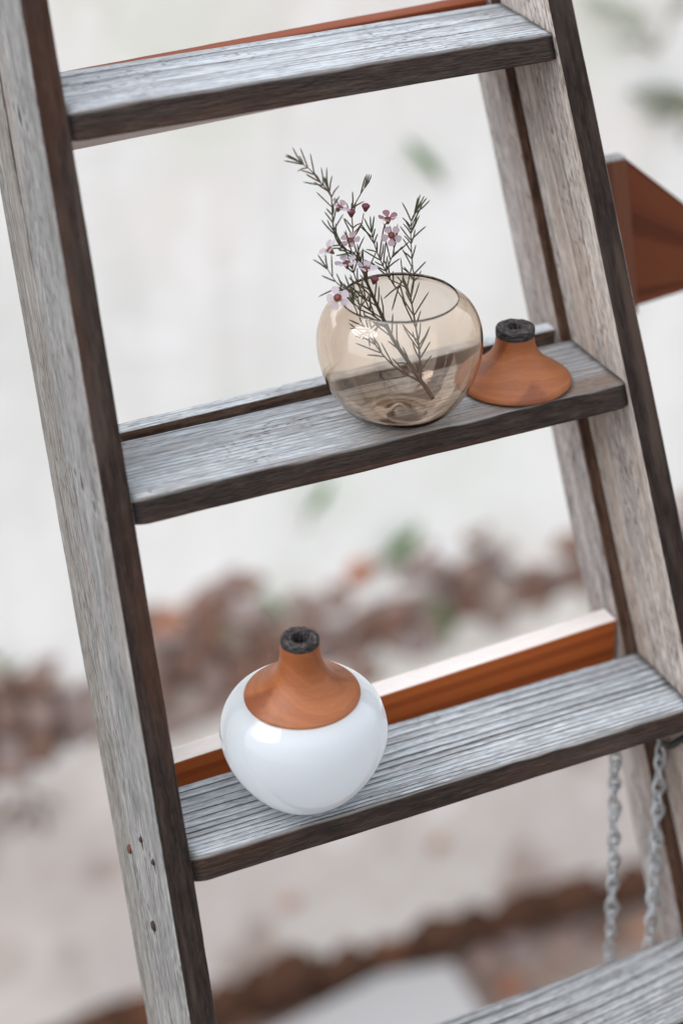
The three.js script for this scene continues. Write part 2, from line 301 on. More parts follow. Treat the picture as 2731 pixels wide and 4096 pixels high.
// front rails: faces are 0 front, 1 outer, 2 back, 3 inner
const leftFace = (px, py) => { const p = hit(px, py, V(-xi(0) - RW, 0, 0), new THREE.Vector3(-1, TAP, 0).normalize()), y = p.y / K; return [(y - GY) / Math.cos(Math.atan(LEAN)) * K, (zf(y) - p.z / K) * K]; };
for (const sg of [-1, 1]) {
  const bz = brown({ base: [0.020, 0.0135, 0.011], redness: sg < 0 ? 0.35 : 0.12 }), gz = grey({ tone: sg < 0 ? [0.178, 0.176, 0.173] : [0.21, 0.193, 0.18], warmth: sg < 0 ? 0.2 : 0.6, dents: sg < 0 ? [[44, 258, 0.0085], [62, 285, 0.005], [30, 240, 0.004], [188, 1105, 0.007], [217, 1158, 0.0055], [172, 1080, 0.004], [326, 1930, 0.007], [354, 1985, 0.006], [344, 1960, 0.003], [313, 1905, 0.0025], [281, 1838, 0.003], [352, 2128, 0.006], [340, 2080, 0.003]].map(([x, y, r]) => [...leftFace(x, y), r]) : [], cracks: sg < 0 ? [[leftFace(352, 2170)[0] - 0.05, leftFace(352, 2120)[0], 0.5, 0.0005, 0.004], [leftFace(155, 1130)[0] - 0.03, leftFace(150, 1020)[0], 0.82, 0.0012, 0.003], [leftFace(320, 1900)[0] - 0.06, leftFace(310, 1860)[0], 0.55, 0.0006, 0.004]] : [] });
  const cr = (y) => ((y - GY) / Math.cos(Math.atan(LEAN))) * K;
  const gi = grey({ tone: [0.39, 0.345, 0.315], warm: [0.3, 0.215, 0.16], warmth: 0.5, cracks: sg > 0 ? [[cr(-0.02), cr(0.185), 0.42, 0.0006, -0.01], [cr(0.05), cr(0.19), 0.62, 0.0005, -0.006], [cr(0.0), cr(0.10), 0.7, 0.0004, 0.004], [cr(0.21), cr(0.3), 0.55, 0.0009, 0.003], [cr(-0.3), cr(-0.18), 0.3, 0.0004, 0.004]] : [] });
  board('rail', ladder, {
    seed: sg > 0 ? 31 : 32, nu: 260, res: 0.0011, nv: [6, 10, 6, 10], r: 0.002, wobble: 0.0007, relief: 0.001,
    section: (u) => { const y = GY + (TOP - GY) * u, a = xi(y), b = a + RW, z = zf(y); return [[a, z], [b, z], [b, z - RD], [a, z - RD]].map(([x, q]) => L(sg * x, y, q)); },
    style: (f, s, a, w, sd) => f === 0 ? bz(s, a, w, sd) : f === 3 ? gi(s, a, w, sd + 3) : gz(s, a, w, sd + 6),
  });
}
// rear legs behind: faces 0 front, 1 outer, 2 back, 3 inner
for (const sg of [-1, 1]) {
  const bz = brown({ base: [0.085, 0.045, 0.029], light: [0.14, 0.09, 0.065], redness: 0.4 }), gz = grey({ tone: [0.39, 0.355, 0.335], warm: [0.33, 0.25, 0.21], warmth: 0.4 });
  const gl = (s, a, w, sd) => { const q = a / 0.0035 + 1.2 * vn(s * 7, a * 300, sd), k = sm(0.3, 0, q - Math.floor(q)), o = grey({ tone: [0.17, 0.165, 0.155], warmth: 0.15 })(s, a, w, sd); return { c: mix3(o.c, [0.07, 0.06, 0.05], 0.75 * k), h: o.h - 0.4 * k }; };
  board('rear_leg', ladder, {
    seed: sg > 0 ? 41 : 42, nu: 160, res: 0.0014, nv: [4, 6, 4, 6], wobble: 0.0009,
    section: (u) => { const y = GY + 0.0 + (TOP - 0.05 - GY) * u, a = 0.1663 - 0.0365 * y, b = a + (sg < 0 ? 0.0185 : 0.0165), z = zf(y) - 0.0795; return [[a, z], [b, z], [b, z - 0.0455], [a, z - 0.0455]].map(([x, q]) => L(sg * x, y, q)); },
    style: (f, s, a, w, sd) => f === 0 ? bz(s, a, w, sd) : f === 1 ? gl(s, a, w, sd) : gz(s, a, w, sd),
  });
}
// treads: faces 0 top, 1 back, 2 bottom, 3 front
const treads = [
  [0.411, 0.016, 61, silver({ gaps: (t) => 9 * t }), 0, 0],
  [0.20577, 0.0170, 62, silver({ gaps: (t) => (t < 0.35 ? t * 17 : 5.95 + (t - 0.35) * 4), tone: [0.374, 0.392, 0.414], depth: 0.8, blotch: 0.25, pits: 0.5 }), 0.0022, 0],
  [0, 0.0165, 63, silver({ gaps: (t) => 15 * t + 2 * Math.sin(3 * t), tone: [0.338, 0.353, 0.371], depth: 0.55, blotch: 0.45, pits: 0.6, stain: (s, t) => sm(0.34, 0.16, t) * sm(0.2, 0.3, s) * 0.9 + 0.55 * sm(0.24, 0.34, s) }), 0.001, 0],
  [-0.20049, 0.0157, 64, silver({ gaps: (t) => (t < 0.5 ? 22 * t - 12 * t * t : 8 + 10 * (t - 0.5)), tone: [0.360, 0.374, 0.392], depth: 1.25, blotch: 0.25, pits: 0.3 }), 0, 0],
  [-0.388, 0.016, 65, silver({ gaps: (t) => 13 * t + 1.5 * Math.sin(5 * t), tone: [0.310, 0.313, 0.317], depth: 1.2, blotch: 0.2, bow: -0.35 }), 0, 0],
  [-0.606, 0.016, 66, silver({ gaps: (t) => 11 * t }), 0, 0],
  [-0.808, 0.016, 67, silver({ gaps: (t) => 12 * t }), 0, 0],
];
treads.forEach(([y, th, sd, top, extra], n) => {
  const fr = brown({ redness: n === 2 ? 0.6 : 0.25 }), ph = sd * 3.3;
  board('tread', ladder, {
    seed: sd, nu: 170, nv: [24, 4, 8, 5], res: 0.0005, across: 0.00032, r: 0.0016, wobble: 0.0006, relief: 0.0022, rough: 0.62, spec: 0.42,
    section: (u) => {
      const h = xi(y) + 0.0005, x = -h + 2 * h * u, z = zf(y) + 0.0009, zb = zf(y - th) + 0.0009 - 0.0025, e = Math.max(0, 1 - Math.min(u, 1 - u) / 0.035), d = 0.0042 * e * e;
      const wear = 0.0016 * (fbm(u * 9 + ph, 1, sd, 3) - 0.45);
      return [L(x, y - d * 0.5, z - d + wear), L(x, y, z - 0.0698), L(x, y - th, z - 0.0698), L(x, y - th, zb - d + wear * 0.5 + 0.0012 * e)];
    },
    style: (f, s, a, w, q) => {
      const LL = 2 * xi(y) * K, jt = sm(0.0075, 0.0008, Math.min(s, LL - s) + 0.003 * (vn(a * 160, 2, q) - 0.5)) * 0.75;  // grime and joint shade painted into the colour at both tread ends
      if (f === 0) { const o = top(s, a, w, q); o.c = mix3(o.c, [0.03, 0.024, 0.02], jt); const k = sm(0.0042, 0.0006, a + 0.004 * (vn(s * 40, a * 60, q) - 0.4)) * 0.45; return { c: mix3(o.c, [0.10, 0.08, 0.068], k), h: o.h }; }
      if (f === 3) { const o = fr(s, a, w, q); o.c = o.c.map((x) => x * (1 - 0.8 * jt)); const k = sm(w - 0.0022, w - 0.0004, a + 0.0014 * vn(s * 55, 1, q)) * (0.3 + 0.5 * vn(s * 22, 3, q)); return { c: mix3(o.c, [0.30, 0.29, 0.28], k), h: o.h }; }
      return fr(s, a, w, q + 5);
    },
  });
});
// boards across the rear legs, just behind the treads (faces 0 top, 1 back, 2 bottom, 3 front)
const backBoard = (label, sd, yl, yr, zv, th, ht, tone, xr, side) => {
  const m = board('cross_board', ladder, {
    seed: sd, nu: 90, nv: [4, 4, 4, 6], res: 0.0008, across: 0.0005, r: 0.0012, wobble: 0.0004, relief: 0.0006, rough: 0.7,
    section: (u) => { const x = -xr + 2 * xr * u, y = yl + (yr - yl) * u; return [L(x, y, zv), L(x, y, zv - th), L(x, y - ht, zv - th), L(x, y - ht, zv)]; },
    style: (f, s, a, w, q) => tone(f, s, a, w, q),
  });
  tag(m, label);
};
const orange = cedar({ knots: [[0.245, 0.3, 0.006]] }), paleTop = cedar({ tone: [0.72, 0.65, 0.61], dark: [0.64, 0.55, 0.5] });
backBoard('orange cedar board with a pale top edge', 71, -0.1955, -0.1815, 0.0045, 0.016, 0.05, (f, ...a) => f === 0 ? paleTop(...a) : orange(...a), 0.1705);  // top face coloured near white for the sky light falling on it
const gb = brown({ base: [0.085, 0.056, 0.043], light: [0.12, 0.09, 0.07], redness: 0.35 }), gtop = silver({ gaps: (t) => 4 * t, tone: [0.55, 0.57, 0.59], depth: 0.4 });
backBoard('grey weathered board with a silvery top edge', 72, 0.0018, 0.0062, -0.0765, 0.012, 0.045, (f, ...a) => f === 0 ? gtop(...a) : gb(...a), 0.161);
const redb = cedar({ tone: [0.21, 0.052, 0.02], dark: [0.13, 0.03, 0.012] });
backBoard('red brown board with a paler pinkish lower edge', 73, 0.1968, 0.2062, -0.1715, 0.014, 0.0465, (f, s, a, w, q) => f === 3 && a < 0.011 ? paleTop(s, a, w, q) : redb(s, a, w, q), 0.1555);  // lowest strip of the front face is paler

// nails in the outer face of the left rail
{
  const rust = new THREE.MeshStandardMaterial({ color: new THREE.Color().setRGB(0.07, 0.024, 0.012), roughness: 0.95, metalness: 0 }), darkRust = new THREE.MeshStandardMaterial({ color: new THREE.Color().setRGB(0.018, 0.011, 0.009), roughness: 0.95 });
  const n = new THREE.Vector3(-1, TAP, 0).normalize(), p0 = V(-xi(0) - RW, 0, 0);
  [[299, 1950, rust, 0.0031], [354, 2126, darkRust, 0.0034], [326, 1928, darkRust, 0.002], [354, 1980, darkRust, 0.002]].forEach(([px, py, m, r]) => {
    const g = new THREE.LatheGeometry([[0, 0.0018], [0.55, 0.0016], [0.9, 0.001], [1, 0.0002], [0.95, -0.001], [0.4, -0.0012], [0.35, -0.01], [0, -0.012]].map(([a, b]) => new THREE.Vector2(a * r * K, b * K)), 18);
    const o = put('nail', g, m, ladder); o.position.copy(hit(px, py, p0, n)).sub(lp); o.quaternion.setFromUnitVectors(new THREE.Vector3(0, 1, 0), n);
  });
}

// ---- chain hanging slack under the third tread
{
  const steel = new THREE.MeshStandardMaterial({ color: new THREE.Color().setRGB(0.45, 0.47, 0.48), metalness: 0.8, roughness: 0.48 });
  const black = new THREE.MeshStandardMaterial({ color: new THREE.Color().setRGB(0.03, 0.028, 0.028), metalness: 0.4, roughness: 0.6 });
  const pX = new THREE.Vector3(1, 0, 0);
  const chain = thing('chain', 'galvanised twisted link chain hanging slack in a loop below the third tread', 'chain', hit(1516, 1722, V(0.176, 0, 0), pX));
  const A = hit(1516, 1722, V(0.176, 0, 0), pX), A2 = hit(1476, 2300, V(0.158, 0, 0), pX), B = hit(1414, 1680, V(0.150, 0, 0), pX), B2 = hit(1402, 2310, V(0.150, 0, 0), pX);
  const low = A2.clone().lerp(B2, 0.5); low.y = Math.min(A2.y, B2.y) - 0.05;
  const c = new THREE.CatmullRomCurve3([A, A.clone().lerp(A2, 0.5).add(new THREE.Vector3(0.002, 0, 0)), A2, low, B2, B2.clone().lerp(B, 0.5), B, B.clone().add(new THREE.Vector3(0, 0.02, 0))], false, 'centripetal');
  class Link extends THREE.Curve { getPoint(t) { const a = t * Math.PI * 2, tw = 0.55 * Math.sin(a); const x = Math.cos(a) * 0.0040, y = Math.sin(a) * 0.0072; return new THREE.Vector3(x * Math.cos(tw), y, x * Math.sin(tw)).multiplyScalar(K); } }
  const lg = new THREE.TubeGeometry(new Link(), 26, 0.00135 * K, 7, true);
  const n = Math.round(c.getLength() / (0.0098 * K)), R = rng(3);
  for (let i = 0; i <= n; i++) {
    const p = c.getPointAt(i / n), t = c.getTangentAt(i / n), m = put('link', lg, steel, chain);
    m.position.copy(p).sub(chain.position); m.quaternion.setFromUnitVectors(new THREE.Vector3(0, 1, 0), t); m.rotateY((i % 2) * Math.PI / 2 + 0.5 + (R() - 0.5) * 0.8 + i * 0.12); m.rotateZ((R() - 0.5) * 0.25);
  }
  const h0 = hit(1552, 1706, V(0.1725, 0, 0), pX), hk = new THREE.TubeGeometry(new THREE.CatmullRomCurve3([h0.clone().add(V(0.016, 0.003, 0)), h0.clone().add(V(0.004, 0.002, 0)), h0.clone().add(V(-0.003, -0.001, 0)), A.clone().add(V(0.001, 0.003, 0)), A.clone().add(V(-0.001, -0.002, 0.002))]), 20, 0.0024 * K, 8);
  hk.translate(-chain.position.x, -chain.position.y, -chain.position.z); put('hook', hk, black, chain);
}

// ---- new wooden bracket at the right
{
  const pz = V(0, 0, -0.135), nz = new THREE.Vector3(0, 0, 1), red = cedar({ tone: [0.135, 0.040, 0.017], dark: [0.07, 0.019, 0.009], lines: 120 });
  const br = thing('board_bracket', 'red brown timber bracket with a slanted top edge beside the right rail', 'bracket', hit(1440, 530, pz, nz));
  const P = (x, y, z) => hit(x, y, V(0, 0, z), nz).sub(br.position);
  const bd = (name, f, b, tone, sd) => board(name, br, { seed: sd, nu: 40, nv: [4, 4, 4, 4], res: 0.0006, across: 0.0006, r: 0.0012, wobble: 0.0003, rough: 0.6, relief: 0.0004, section: (u) => [f(u, 0), f(u, 1), b(u, 1), b(u, 0)], style: (k, ...a) => tone(...a) });
  // gusset: u runs from left edge to beyond the frame; the top falls, the bottom rises
  const g0 = P(1439, 366, -0.143), g1 = P(1600, 490, -0.143), g2 = P(1600, 660, -0.143), g3 = P(1462, 703, -0.143), dz = new THREE.Vector3(0, 0, -0.016 * K);
  bd('gusset_board', (u, k) => k ? g3.clone().lerp(g2, u) : g0.clone().lerp(g1, u), (u, k) => (k ? g3.clone().lerp(g2, u) : g0.clone().lerp(g1, u)).add(dz), red, 81);
  const h0 = P(1380, 372, -0.135), h1 = P(1437, 360, -0.135), h2 = P(1466, 720, -0.135), h3 = P(1405, 735, -0.135), ez = new THREE.Vector3(0, 0, -0.010 * K), bat = cedar({ tone: [0.14, 0.055, 0.032], dark: [0.085, 0.033, 0.02], lines: 230 }), btop = grey({ tone: [0.3, 0.3, 0.3] });
  board('batten', br, { seed: 82, nu: 40, nv: [4, 4, 4, 4], res: 0.0006, across: 0.0004, r: 0.0012, wobble: 0.0003, rough: 0.6, relief: 0.0005, section: (u) => { const a = h0.clone().lerp(h3, u), b = h1.clone().lerp(h2, u); return [a, b, b.clone().add(ez), a.clone().add(ez)]; }, style: (k, s, a, w, q) => s < 0.0016 ? btop(s, a, w, q) : bat(s, a, w, q) });
}

// ================================================================ VASES
const RV = 0.0513 * K;                                       // widest radius of the two bulbs
const lathe = (pts, n = 96) => { const g = new THREE.LatheGeometry(pts.map(([x, y]) => new THREE.Vector2(Math.max(0, x), y)), n); return g; };
const smooth = (pts, n) => new THREE.SplineCurve(pts.map(([x, y]) => new THREE.Vector2(x, y))).getPoints(n).map((p) => [p.x, p.y]);
const bulb = [[0.36, 0.0], [0.49, 0.03], [0.705, 0.2], [0.885, 0.48], [0.98, 0.78], [1.0, 1.02], [0.965, 1.24], [0.865, 1.43], [0.70, 1.56]];
const turned = (() => {                                       // pale reddish turned wood with end-grain sweep
  const t = dataTex(512, 512, (i, j) => {
    const x = i / 512, y = j / 512, a = x * Math.PI * 2, cx = Math.cos(a), sy = Math.sin(a);
    const lay = y * 5 + 0.55 * cx + 0.35 * sy + 0.9 * (fbm(cx * 1.2 + 5, sy * 1.2 + y * 3, 3, 3) - 0.5), ring = 0.6 * vn(lay * 7, 3, 9) + 0.4 * vn(lay * 23, 5, 10), tool = vn(y * 120, x * 2, 14), bl = fbm(cx * 1.6 + 9, sy * 1.6 + y * 3, 33, 4), fl = vn(x * 260, y * 420, 21);
    let c = mix3([0.25, 0.083, 0.026], [0.145, 0.038, 0.011], 0.6 * ring + 0.15 * tool); c = mix3(c, [0.095, 0.022, 0.008], 0.65 * sm(0.55, 0.75, bl)); c = mix3(c, [0.33, 0.11, 0.045], 0.25 * sm(0.6, 0.9, fl));
    return c.map(toS);
  }, true);
  const b = dataTex(256, 512, (i, j) => { const v = 255 * (0.6 * vn(j / 4, i / 60, 5) + 0.4 * vn(j / 1.5, i / 9, 6)); return [v, v, v]; });
  return new THREE.MeshPhysicalMaterial({ map: t, bumpMap: b, bumpScale: 0.0001, roughness: 0.45, specularIntensity: 0.6 });
})();
const bark = (() => {
  const t = dataTex(256, 256, (i, j) => mix3([0.012, 0.010, 0.010], [0.07, 0.06, 0.058], sm(0.35, 0.8, fbm(i / 9, j / 9, 7, 4))).map(toS), true);
  const b = dataTex(256, 256, (i, j) => { const v = 255 * fbm(i / 12, j / 12, 17, 4); return [v, v, v]; });
  return new THREE.MeshPhysicalMaterial({ map: t, bumpMap: b, bumpScale: 0.0010, roughness: 0.66, specularIntensity: 0.4 });
})();
function neckParts(parent, prof, ringR, y0, y1, holeR, sc, sd, lump) {
  put('wooden_neck', lathe(smooth(prof, 70).map(([x, y]) => [x * sc, y * sc]), 96), turned, parent);
  const pts = [[ringR * 0.6, y0], [ringR * 0.985, y0], [ringR, y0 + 0.02], ...[0.25, 0.5, 0.75].map((t) => [ringR * 1.0, y0 + (y1 - y0) * t]), [ringR * 0.985, y1 - 0.015], [ringR * 0.95, y1], [ringR * 0.8, y1], [ringR * 0.66, y1], [ringR * 0.52, y1], [holeR * 1.08, y1], [holeR, y1 - 0.025], [holeR * 0.94, y1 - 0.3], [0, y1 - 0.32]];
  const g = lathe(pts.map(([x, y]) => [x * sc, y * sc]), 72), p = g.attributes.position;
  for (let i = 0; i < p.count; i++) {
    const x = p.getX(i), y = p.getY(i), z = p.getZ(i), a = Math.atan2(z, x), r = Math.hypot(x, z), top = y > (y1 - 0.03) * sc ? 1 : 0.25, low = y < (y0 + 0.03) * sc ? 1 : 0;
    const n = (fbm(Math.cos(a) * 5 + r * 900 / K * 0.5 + 20, Math.sin(a) * 5 + r * 400, sd, 3) - 0.5) * lump * sc;
    p.setXYZ(i, x * (1 + n * 2), y + n * top * 1.6 + low * lump * 0.5 * sc * (vn(Math.cos(a) * 3 + 9, Math.sin(a) * 3, sd + 5) - 0.5), z * (1 + n * 2));
  }
  put('bark_ring', toCreasedNormals(g, 0.5), bark, parent);
}
// white opal vase
{
  const v = thing('bulb_vase', 'round white opal glass vase with a fitted wooden neck on the third tread', 'vase', V(-0.0899, -0.20049 + 0.0004, 0.0620));
  v.rotation.z = 0.036; v.rotation.y = 0.7;
  const out = smooth([[0.32, 0.0], [0.44, 0.028], [0.65, 0.195], [0.85, 0.475], [0.967, 0.745], [1.0, 0.97], [0.965, 1.18], [0.865, 1.365], [0.70, 1.49]], 60);
  const opal = new THREE.MeshPhysicalMaterial({ color: new THREE.Color().setRGB(0.85, 0.90, 0.935), roughness: 1, transmission: 0.8, thickness: 0 });
  const clear = new THREE.MeshPhysicalMaterial({ color: 0xffffff, roughness: 0.04, transmission: 1, thickness: 0, ior: 1.5 });
  put('glass_bulb', lathe([[0, 0.012], [0.28, 0.01], ...out, [0.685, 1.50]].map(([x, y]) => [x * RV, y * RV])), opal, v);
  put('glass_gloss', lathe(out.map(([x, y]) => [x * RV + 0.0004, y * RV])), clear, v);
  neckParts(v, [[0.55, 1.33], [0.66, 1.43], [0.69, 1.505], [0.66, 1.54], [0.56, 1.60], [0.44, 1.685], [0.34, 1.79], [0.275, 1.92], [0.245, 2.05], [0.235, 2.18], [0.228, 2.245]], 0.229, 2.22, 2.315, 0.10, RV, 5, 0.022);
}
// the loose wooden neck
{
  const v = thing('wooden_stopper', 'flared reddish wooden neck piece with a black bark ring standing right of the glass vase', 'stopper', V(0.1040, 0.0008, -0.0310));
  v.rotation.z = -0.015; v.rotation.y = 2.1;
  const R2 = 0.0368 * K;
  neckParts(v, [[0.9, 0.06], [0.95, 0.0], [0.995, 0.02], [1.0, 0.05], [0.97, 0.10], [0.9, 0.155], [0.8, 0.225], [0.68, 0.31], [0.55, 0.42], [0.435, 0.55], [0.362, 0.7], [0.338, 0.84], [0.332, 0.92]], 0.342, 0.9, 1.055, 0.13, R2, 9, 0.026);
}
// amber glass vase
{
  const v = thing('glass_vase', 'round smoky amber clear glass vase holding a flowering sprig on the second tread', 'vase', V(0.0176, 0.0006, -0.0238));
  const glass = new THREE.MeshPhysicalMaterial({ color: 0xffffff, roughness: 0.015, transmission: 1, thickness: 0.002, ior: 1.48, attenuationColor: new THREE.Color().setRGB(0.89, 0.80, 0.71), attenuationDistance: 0.0016 });
  const out = smooth(bulb, 90), T = 0.020, foot = [];
  for (let k = 0; k <= 24; k++) { const x = 0.34 * k / 24; foot.push([x, 0.105 * Math.exp(-((x / 0.12) ** 2)) + 0.022 * (1 - (k / 24) ** 4)]); }   // pushed-up centre of the base
  const outer = [...foot, ...out], inner = outer.map(([x, y], k) => {
    const a = outer[Math.max(0, k - 1)], b = outer[Math.min(outer.length - 1, k + 1)], l = Math.hypot(b[0] - a[0], b[1] - a[1]) || 1;
    const t = T * (1 + 0.9 * sm(0.25, 0.02, y));
    return [k ? Math.max(0, x - (b[1] - a[1]) / l * t) : 0, y + (b[0] - a[0]) / l * t];
  }).reverse();
  const e = out.at(-1), f = inner[0], pts = [...outer, [e[0] - 0.001, e[1] + 0.011], [(e[0] + f[0]) / 2, e[1] + 0.017], [f[0] + 0.001, f[1] + 0.011], ...inner];
  put('glass_bowl', lathe(pts.map(([x, y]) => [x * RV, y * RV]), 128), glass, v);
}

// ================================================================ THE SPRIG
{
  const view = new THREE.Vector3(0, 0, -1).applyQuaternion(camera.quaternion), axis = V(0.0176, 0.04, -0.0238);
  const at = (x, y, d) => hit((x) / (2731 / 1568), y / (2731 / 1568), axis.clone().addScaledVector(view, d * K), view);   // d: farther (+) or nearer (-)
  const z6 = (x, y, d = 0) => at(1250 + 0.4464 * x, 1050 + 0.4464 * y, d), z5 = (x, y, d = 0) => at(1150 + 0.3827 * x, 600 + 0.3827 * y, d);
  const foot = z6(1075, 1215, -0.003), sp = thing('flower_sprig', 'wax flower sprig with needle leaves and small pink blossoms standing in the glass vase', 'flowers', foot);
  const stemM = new THREE.MeshStandardMaterial({ color: new THREE.Color().setRGB(0.045, 0.028, 0.018), roughness: 0.9 }), twigM = new THREE.MeshStandardMaterial({ color: new THREE.Color().setRGB(0.075, 0.032, 0.02), roughness: 0.9 });
  const leafM = [[0.028, 0.032, 0.013], [0.045, 0.052, 0.022], [0.055, 0.038, 0.018]].map((c) => new THREE.MeshPhysicalMaterial({ color: new THREE.Color().setRGB(...c), roughness: 0.7 }));
  const R = rng(77);
  const taper = (pts, r0, r1) => {
    const c = new THREE.CatmullRomCurve3(pts, false, 'centripetal'), n = pts.length * 6, g = new THREE.TubeGeometry(c, n, 1, 6, false), p = g.attributes.position;
    for (let i = 0; i <= n; i++) { const o = c.getPointAt(i / n), r = r0 + (r1 - r0) * i / n; for (let k = 0; k <= 6; k++) { const q = i * 7 + k; p.setXYZ(q, o.x + (p.getX(q) - o.x) * r, o.y + (p.getY(q) - o.y) * r, o.z + (p.getZ(q) - o.z) * r); } }
    g.computeVertexNormals(); return [g, c];
  };
  const needle = (() => { const p = [[0, 0], [0.5, 0.06], [0.55, 0.5], [0.45, 0.85], [0, 1]]; const g = new THREE.LatheGeometry(p.map(([x, y]) => new THREE.Vector2(x, y)), 6); const q = g.attributes.position; for (let i = 0; i < q.count; i++) q.setZ(i, q.getZ(i) + 0); return g; })();
  const bent = (k) => { const g = needle.clone(), q = g.attributes.position; for (let i = 0; i < q.count; i++) { const y = q.getY(i); q.setX(i, q.getX(i) + k * (y * y)); } g.computeVertexNormals(); return g; };
  const needles = [bent(-1.6), bent(0), bent(1.6), bent(3)];
  const leaf = (p, dir, len, w, m) => {
    const o = put('needle_leaf', needles[Math.floor(R() * 4)], m ?? leafM[Math.floor(R() * 3)], sp); o.position.copy(p).sub(foot);
    o.quaternion.setFromUnitVectors(new THREE.Vector3(0, 1, 0), dir.clone().normalize()); o.scale.set(w, len, w); o.rotateY(R() * 6.28);
  };
  const side = new THREE.Vector3(1, 0, 0).applyQuaternion(camera.quaternion);
  const branch = (name, pts, r0, r1, gap, len, mat = stemM, from = 0.12) => {
    const [g, c] = taper(pts, r0 * K, r1 * K); g.translate(-foot.x, -foot.y, -foot.z); put(name, g, mat, sp);
    if (gap) for (let s = from * c.getLength(), k = 0; s < c.getLength(); s += gap * K * (0.32 + 0.8 * R()), k++) {
      const u = s / c.getLength(), p = c.getPointAt(u), t = c.getTangentAt(u), sd = side.clone().cross(view).cross(view);
      const q = t.clone().cross(view).normalize();
      for (const sgn of R() < 0.75 ? [-1, 1] : [k % 2 ? 1 : -1]) leaf(p, t.clone().multiplyScalar(0.82).addScaledVector(q, sgn * (0.22 + 0.55 * R())).addScaledVector(view, (R() - 0.5) * 1.0), len * K * (0.5 + 0.85 * R()), 0.0009 * K);
    }
    const e = c.getPointAt(1), t = c.getTangentAt(1); if (gap) for (let k = -1; k <= 1; k++) leaf(e, t.clone().addScaledVector(side, k * 0.3 + (R() - 0.5) * 0.15), len * K * 0.9, 0.00095 * K);
    return c;
  };
  branch('stem', [z6(1075, 1215, -0.003), z6(1020, 1130), z6(965, 1055), z6(850, 880, 0.002), z6(740, 720, 0.003), z6(650, 540, 0.002), z6(580, 390), z6(530, 280, -0.003), z6(480, 160, -0.006), z6(452, 60, -0.008)], 0.0016, 0.0010, 0.012, 0.015, stemM, 0.28);
  branch('branch', [z6(970, 1050), z6(960, 900, 0.002), z6(950, 740, 0.005), z6(920, 560, 0.008), z6(893, 400, 0.010), z6(878, 320, 0.011)], 0.00075, 0.0005, 0.0075, 0.0165);
  branch('branch', [z6(950, 1060), z6(770, 960, -0.006), z6(640, 840, -0.011), z6(520, 670, -0.016), z6(430, 520, -0.018), z6(370, 380, -0.018)], 0.00065, 0.0004, 0.0075, 0.0165, twigM);
  branch('branch', [z6(878, 320, 0.011), z6(850, 240, 0.012), z6(800, 170, 0.013), z5(1150, 1450, 0.014), z5(1030, 1270, 0.014), z5(960, 1130, 0.013), z5(905, 980, 0.012), z5(880, 870, 0.012)], 0.00055, 0.00035, 0.0055, 0.0125, twigM);
  branch('branch', [z6(878, 320, 0.011), z6(905, 180, 0.014), z6(906, 90, 0.016), z5(1310, 1260, 0.018), z5(1297, 1100, 0.018), z5(1287, 900, 0.018), z5(1298, 720, 0.018), z5(1340, 640, 0.018)], 0.0005, 0.0003, 0.006, 0.0125, twigM, 0.2);
  branch('branch', [z6(452, 60, -0.008), z5(740, 1120, -0.008), z5(715, 1050, -0.007), z5(690, 950, -0.007), z5(682, 830, -0.006), z5(672, 710, -0.005)], 0.0006, 0.0004, 0.012, 0.011, twigM);
  branch('branch', [z6(452, 60, -0.008), z5(700, 1090, -0.013), z5(560, 1010, -0.018), z5(490, 880, -0.024), z5(470, 700, -0.028), z5(458, 500, -0.030), z5(440, 440, -0.031)], 0.0006, 0.0004, 0.0055, 0.0115);
  branch('branch', [z5(458, 490, -0.030), z5(400, 400, -0.032), z5(320, 310, -0.034), z5(240, 210, -0.036), z5(150, 140, -0.037)], 0.00045, 0.0003, 0.006, 0.0125, twigM);
  branch('branch', [z5(660, 640, -0.006), z5(740, 500, -0.005), z5(800, 400, -0.005)], 0.0004, 0.0003, 0.010, 0.0105, twigM);
  branch('branch', [z6(430, 480, -0.018), z6(390, 290, -0.020), z6(250, 210, -0.022), z5(500, 1370, -0.024), z5(420, 1250, -0.026)], 0.00045, 0.0003, 0.0055, 0.0125);
  branch('branch', [z6(700, 640, 0.003), z6(520, 430, -0.002), z6(470, 330, -0.006), z6(400, 180, -0.010), z5(680, 1250, -0.012)], 0.0005, 0.0004, 0.007, 0.0135, twigM);
  branch('branch', [z5(1030, 1270, 0.014), z5(1080, 1140, 0.012), z5(1110, 1060, 0.010), z5(1100, 960, 0.010)], 0.0004, 0.0003, 0.005, 0.0115);
  branch('branch', [z5(960, 1130, 0.013), z5(980, 960, 0.011), z5(1010, 800, 0.010), z5(1035, 760, 0.010)], 0.0005, 0.0004, 0, 0, twigM);
  branch('branch', [z5(700, 860, -0.007), z5(770, 770, -0.006), z5(795, 660, -0.005)], 0.0004, 0.0003, 0, 0, twigM);
  branch('branch', [z6(650, 540, 0.002), z6(560, 560, -0.006), z6(500, 610, -0.01)], 0.0006, 0.0004, 0.008, 0.011, twigM);
  // blossoms
  const petalM = [[0.42, 0.36, 0.40], [0.25, 0.12, 0.15], [0.35, 0.26, 0.29]].map((c) => new THREE.MeshPhysicalMaterial({ color: new THREE.Color().setRGB(...c), roughness: 0.75, transmission: 0.35, thickness: 0, side: THREE.DoubleSide }));
  const cupM = new THREE.MeshStandardMaterial({ color: new THREE.Color().setRGB(0.12, 0.055, 0.022), roughness: 0.8 }), redM = new THREE.MeshStandardMaterial({ color: new THREE.Color().setRGB(0.10, 0.010, 0.007), roughness: 0.45 }), budM = new THREE.MeshStandardMaterial({ color: new THREE.Color().setRGB(0.10, 0.016, 0.028), roughness: 0.6 }), stamM = new THREE.MeshStandardMaterial({ color: new THREE.Color().setRGB(0.2, 0.045, 0.016), roughness: 0.7 });
